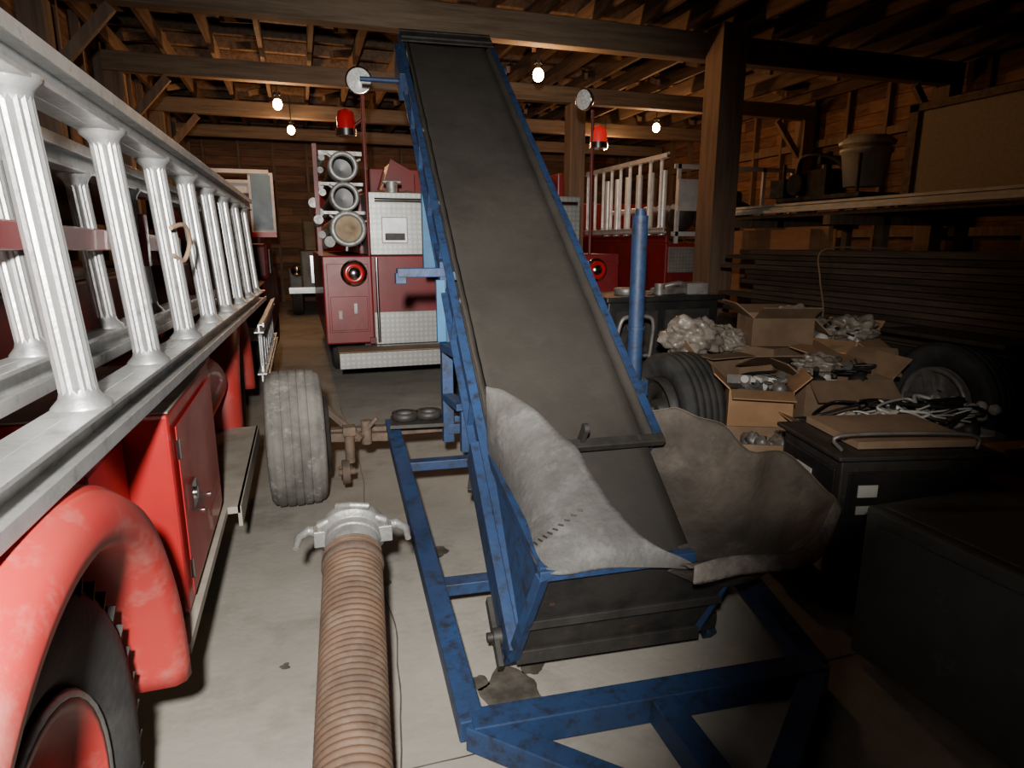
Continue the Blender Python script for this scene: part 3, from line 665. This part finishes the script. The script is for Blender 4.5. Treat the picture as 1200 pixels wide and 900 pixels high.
G=group('black_work_cart',(3.15,5.5,0))
b=B();b.bx(2.6,3.75,5.2,5.8,.0,.98);b.bx(2.56,3.80,5.15,5.85,.98,1.03);b.done('cabinet',BLK,G,.01)
b=B();b.bx(2.68,3.1,5.19,5.2,.2,.9);b.bx(3.18,3.65,5.19,5.2,.2,.9);b.cyl((3.05,5.17,.5),(3.05,5.17,.7),.01);b.done('doors',STEEL,G)
b=B();b.lathe((2.9,5.45,1.03),(0,0,1),[(.10,0),(.12,.05),(.11,.06)],20);b.box((3.35,5.4,1.06),(.35,.2,.05),rz(20));b.bar((3.0,5.3,1.05),(3.5,5.6,1.07),.05,.02)
b.cyl((3.2,5.35,1.03),(3.2,5.35,1.13),.05);b.box((3.6,5.4,1.08),(.2,.25,.10),rz(-15));b.sweep(path([(3.3,5.6,1.06),(3.5,5.5,1.12),(3.7,5.6,1.06)],12),.025,8);b.done('tools_on_top',GREYS,G)
def cardbox(x,y,z,sx,sy,sz,rot,m=CARD,flaps=True,fill=None):
    g=group('cardboard_box',(x,y,z));b=B();R=rz(rot);t=.008
    c=V((x,y,z+sz/2))
    def bb(o,s,R2=None): b.box(c+R@V(o),s,R if R2 is None else R@R2)
    bb((0,0,-sz/2+t),(sx,sy,t));bb((sx/2,0,0),(t,sy,sz));bb((-sx/2,0,0),(t,sy,sz));bb((0,sy/2,0),(sx,t,sz));bb((0,-sy/2,0),(sx,t,sz))
    if flaps:
        f=sy*.45
        for ax in(0,1):
            for sg in(1,-1):
                a=math.radians(random.uniform(-55,50))
                if ax==0: bb((sg*(sx/2+f/2*math.cos(a)),0,sz/2+f/2*math.sin(a)),(f,sy*.97,t),Matrix.Rotation(-a*sg,3,'Y'))
                else: bb((0,sg*(sy/2+f/2*math.cos(a)),sz/2+f/2*math.sin(a)),(sx*.97,f,t),Matrix.Rotation(a*sg,3,'X'))
    else: bb((0,0,sz/2),(sx,sy,t));bb((0,0,sz/2+.004),(.05,sy*1.0,.003))
    b.done('box_panels',m,g)
    if fill:
        bs_=[B(),B()]
        for k in range(18):
            b=bs_[k%4==0]
            o=V((random.uniform(-.38,.38)*sx,random.uniform(-.38,.38)*sy,sz/2-.02+random.uniform(-.03,.06)))
            if k%3==0: b.cyl(c+R@o,c+R@(o+V((random.uniform(-.12,.12),random.uniform(-.12,.12),.05))),random.uniform(.012,.04))
            elif k%3==1: b.box(c+R@o,(random.uniform(.05,.16),random.uniform(.04,.1),random.uniform(.03,.07)),rz(random.random()*180)@Matrix.Rotation(random.uniform(-.7,.7),3,'X'))
            else: b.blob(c+R@o,random.uniform(.035,.065),.1,k,8)
        bs_[0].done('contents',fill,g);bs_[1].done('pale_contents',WHT,g)
        b=B()
        for k in range(3):
            pts=[c+R@V((random.uniform(-.42,.42)*sx,random.uniform(-.42,.42)*sy,sz/2+random.uniform(.0,.08))) for _ in range(7)]
            b.sweep(path(pts,40),.008,6)
        b.done('loose_cables',BLK,g)
    return g
BZ=.275
cardbox(2.66,3.22,BZ,.36,.30,.36,-32,CARD,True,GREYS)
cardbox(2.80,4.02,BZ,.38,.34,.45,5,CARDD,True)
cardbox(3.28,3.88,BZ,.46,.42,.50,12,CARDD,False)
cardbox(3.28,3.86,BZ+.51,.42,.36,.20,-20,CARDD)
cardbox(3.30,3.28,BZ,.56,.38,.38,-14,CARDD,True,STEEL)
cardbox(3.80,3.78,BZ,.40,.42,.54,25,CARD,True,PLAST)
cardbox(3.02,2.72,BZ,.58,.36,.18,-20,CARD,True,PLAST)
cardbox(3.62,2.70,BZ,.46,.36,.14,-12,CARDD,True,STEEL)
for (p,s,ra,ti,m) in(((3.50,3.50,.76),(.55,.40,.008),25,.22,CARD),((3.05,3.52,.72),(.45,.34,.008),-15,-.35,CARDD),((3.62,3.35,.72),(.42,.30,.008),-40,.5,CARDD)):
    g=group('cardboard_sheet',p);b=B();b.box(p,s,rz(ra)@Matrix.Rotation(ti,3,'X'));b.done('sheet',m,g)
G=group('storage_pallet_bench',(3.2,3.3,0))
b=B();b.bx(2.5,4.05,2.98,4.25,.22,.27)
for x in(2.52,3.2,3.9):
    for y in(3.0,3.6,4.15): b.bx(x,x+.09,y,y+.08,0,.22)
b.bx(2.72,3.95,2.45,2.96,.22,.27);b.bx(2.75,2.83,2.5,2.58,0,.22);b.bx(3.80,3.9,2.47,2.55,0,.22);b.done('bench',LUM,G)
G=group('blue_plastic_crate',(2.36,2.66,.2))
b=B();c=V((2.36,2.70,.24));R=rz(-25)
for o,s in(((0,0,-.15),(.52,.32,.02)),((.26,0,0),(.02,.32,.3)),((-.26,0,0),(.02,.32,.3)),((0,.16,0),(.52,.02,.3)),((0,-.16,0),(.52,.02,.3)),((0,-.175,.13),(.56,.02,.03)),((0,.175,.13),(.56,.02,.03))): b.box(c+R@V(o),s,R)
b.box(c+V((0,0,-.19)),(.46,.28,.1),R)
b.done('crate_walls',BPLAS,G,.004)
b=B();b.box(c+R@V((0,-.17,.19)),(.56,.012,.12),R);b.box(c+R@V((0,.17,.19)),(.56,.012,.12),R);b.box(c+R@V((.28,0,.19)),(.012,.34,.12),R);b.box(c+R@V((-.28,0,.19)),(.012,.34,.12),R);b.done('carton_sleeve',CARDD,G)
b=B()
for k in range(12): b.blob(c+R@V((random.uniform(-.2,.2),random.uniform(-.1,.1),.16+random.random()*.06)),random.uniform(.03,.06),.3,k,8)
b.done('crate_contents',GREYS,G)
for (c,r,sd) in(((2.68,4.0,.83),(.21,.16,.14),1),((2.98,4.0,.80),(.12,.14,.10),2),((3.52,3.9,.95),(.18,.15,.09),3),((3.85,3.7,.88),(.16,.15,.10),4),((3.2,3.32,.72),(.16,.12,.07),5)):
    g=group('bubble_wrap_bundle',c);b=B();b.blob(c,r,.32,sd,30,3.0);b.done('wrap',PLAST,g)
g=group('glass_globe_assortment',(3.3,2.8,.5));b=B()
for k in range(20):
    b.blob((2.75+random.random()*1.1,2.58+random.random()*.3,.48+random.random()*.07),random.uniform(.03,.05),.10,k,8)
b.done('globes',mat('frosted_glass',(.48,.45,.40),(.30,.28,.25),rough=.2),g)
g=group('tangled_cables',(3,2.6,.6));b=B();b2=B()
for k in range(18):
    cx,cy=2.75+random.random()*.95,2.55+random.random()*.35
    pts=[(cx+random.uniform(-.22,.22),cy+random.uniform(-.12,.12),.50+random.uniform(-.02,.11)) for _ in range(7)]
    (b if k%2 else b2).sweep(path(pts,50),random.choice([.006,.008,.012]),6)
b.done('black_cables',BLK,g);b2.done('white_cables',WHT,g)
G=group('metal_file_cabinet',(2.3,2.1,.35))
R=rz(-14);c=V((2.33,2.02,.34))
b=B();b.box(c,(.62,.46,.66),R);b.box(c+V((0,0,.34)),(.68,.52,.02),R);b.done('carcass',STEEL,G,.006)
b=B()
for z in(-.15,.15):
    b.box(c+R@V((0,-.235,z)),(.56,.012,.26),R);b.box(c+R@V((-.315,0,z)),(.012,.4,.26),R)
b.done('drawer_fronts',BLK,G,.004)
b=B();b.box(c+R@V((-.323,.02,.19)),(.004,.12,.07),R);b.box(c+R@V((-.323,-.02,.08)),(.004,.14,.05),R);b.box(c+R@V((-.323,-.05,-.12)),(.004,.28,.10),R)
b.box(c+R@V((-.20,-.243,.20)),(.08,.004,.05),R);b.box(c+R@V((-.20,-.243,.12)),(.08,.004,.035),R);b.done('paper_labels',WHT,G)
b=B();b.box(c+R@V((.03,.02,.37)),(.5,.4,.03),R);b.done('dusty_board',CARDD,G)
b=B();b.sweep(path([c+R@V((-.3,-.2,.36)),c+R@V((-.3,-.2,.42)),c+R@V((.2,-.22,.42)),c+R@V((.25,-.22,.36))],16),.008,6);b.done('handle_rod',GREYS,G)
G=group('sheet_metal_cabinet',(2.1,1.2,.3))
b=B();b.bx(1.84,2.50,.72,1.62,.03,.60);b.done('carcass',GGRN,G,.012)
b=B();b.bx(1.832,1.84,.78,1.56,.08,.55);b.bx(1.88,2.46,.76,1.58,.60,.606);b.done('side_panel',GGRN,G,.003)
b=B();b.bx(1.9,2.0,.8,.9,0,.03);b.bx(1.9,2.0,1.45,1.55,0,.03);b.bx(2.36,2.45,.8,.9,0,.03);b.bx(2.36,2.45,1.45,1.55,0,.03);b.done('feet',STEEL,G)
G=group('wooden_crate',(3.1,1.7,.3))
b=B()
for z in(.05,.2,.35): b.bx(2.75,2.77,1.2,2.1,z,z+.13);b.bx(2.75,3.6,1.2,1.22,z,z+.13);b.bx(2.75,3.6,2.08,2.1,z,z+.13);b.bx(3.58,3.6,1.2,2.1,z,z+.13)
b.bx(2.75,3.6,1.2,2.1,.0,.05);b.bx(2.7,3.65,1.15,2.15,.485,.525);b.done('slats',REDD,G)
G=group('timber_offcut',(3,1.7,.55));b=B();b.bar((2.80,2.1,.555),(3.5,1.5,.555),.14,.06);b.bar((2.85,1.9,.61),(3.6,1.80,.61),.1,.04);b.done('planks',PLY,G)
G=group('coiled_garden_hose',(2.95,1.4,.55));b=B();b.sweep([(2.95+(.15+.006*math.sin(k*.9))*math.cos(k*.35),1.36+.15*math.sin(k*.35),.54+k*.0009) for k in range(90)],.013,6);b.done('coil',BPLAS,G)
G=group('hand_truck',(2.5,4.5,.5));b=B();b.sweep(path([(2.35,4.6,0),(2.36,4.6,.5),(2.38,4.55,.86),(2.46,4.55,.93),(2.60,4.55,.93),(2.68,4.55,.86),(2.68,4.6,.5),(2.68,4.6,0)],40),.016,8)
for z in(.3,.6): b.cyl((2.36,4.6,z),(2.68,4.6,z),.012)
b.bx(2.33,2.71,4.4,4.6,.0,.015);b.done('tube_frame',GREYS,G)

# ------------------------------------------------------------------ lights
def spot(name,loc,tgt,e,ang,blend,col,size=.05):
    ld=bpy.data.lights.new(name,'SPOT');ld.energy=e;ld.spot_size=math.radians(ang);ld.spot_blend=blend;ld.color=col;ld.shadow_soft_size=size
    o=bpy.data.objects.new(name,ld);o.location=loc;o.rotation_euler=(V(tgt)-V(loc)).to_track_quat('-Z','Y').to_euler();COL.objects.link(o)
spot('work_light_wide',(-.12,-.15,1.80),(-.30,2.4,.90),640,88,.75,(1,.97,.92))
spot('fill_spot_throw',(-.12,-.20,1.85),(1.5,6.6,1.60),1080,54,1,(1,.95,.88))  # added fill spot that brightens the rear truck, not a real lamp
spot('fill_spot_side',(-.12,-.20,1.85),(3.1,3.7,.75),380,34,1,(1,.93,.84))  # added fill spot that brightens the box pile, not a real lamp
w=bpy.data.worlds.new('World');SC.world=w;w.use_nodes=True
w.node_tree.nodes['Background'].inputs[0].default_value=(1,.85,.7,1);w.node_tree.nodes['Background'].inputs[1].default_value=.010

# ------------------------------------------------------------------ camera
cd=bpy.data.cameras.new('camera');cd.sensor_width=36;cd.lens=22.5;cd.clip_start=.02
co=bpy.data.objects.new('camera',cd);COL.objects.link(co);co.location=(0,0,1.5)
co.rotation_euler=V((.302,.929,-.2147)).to_track_quat('-Z','Y').to_euler()
SC.camera=co
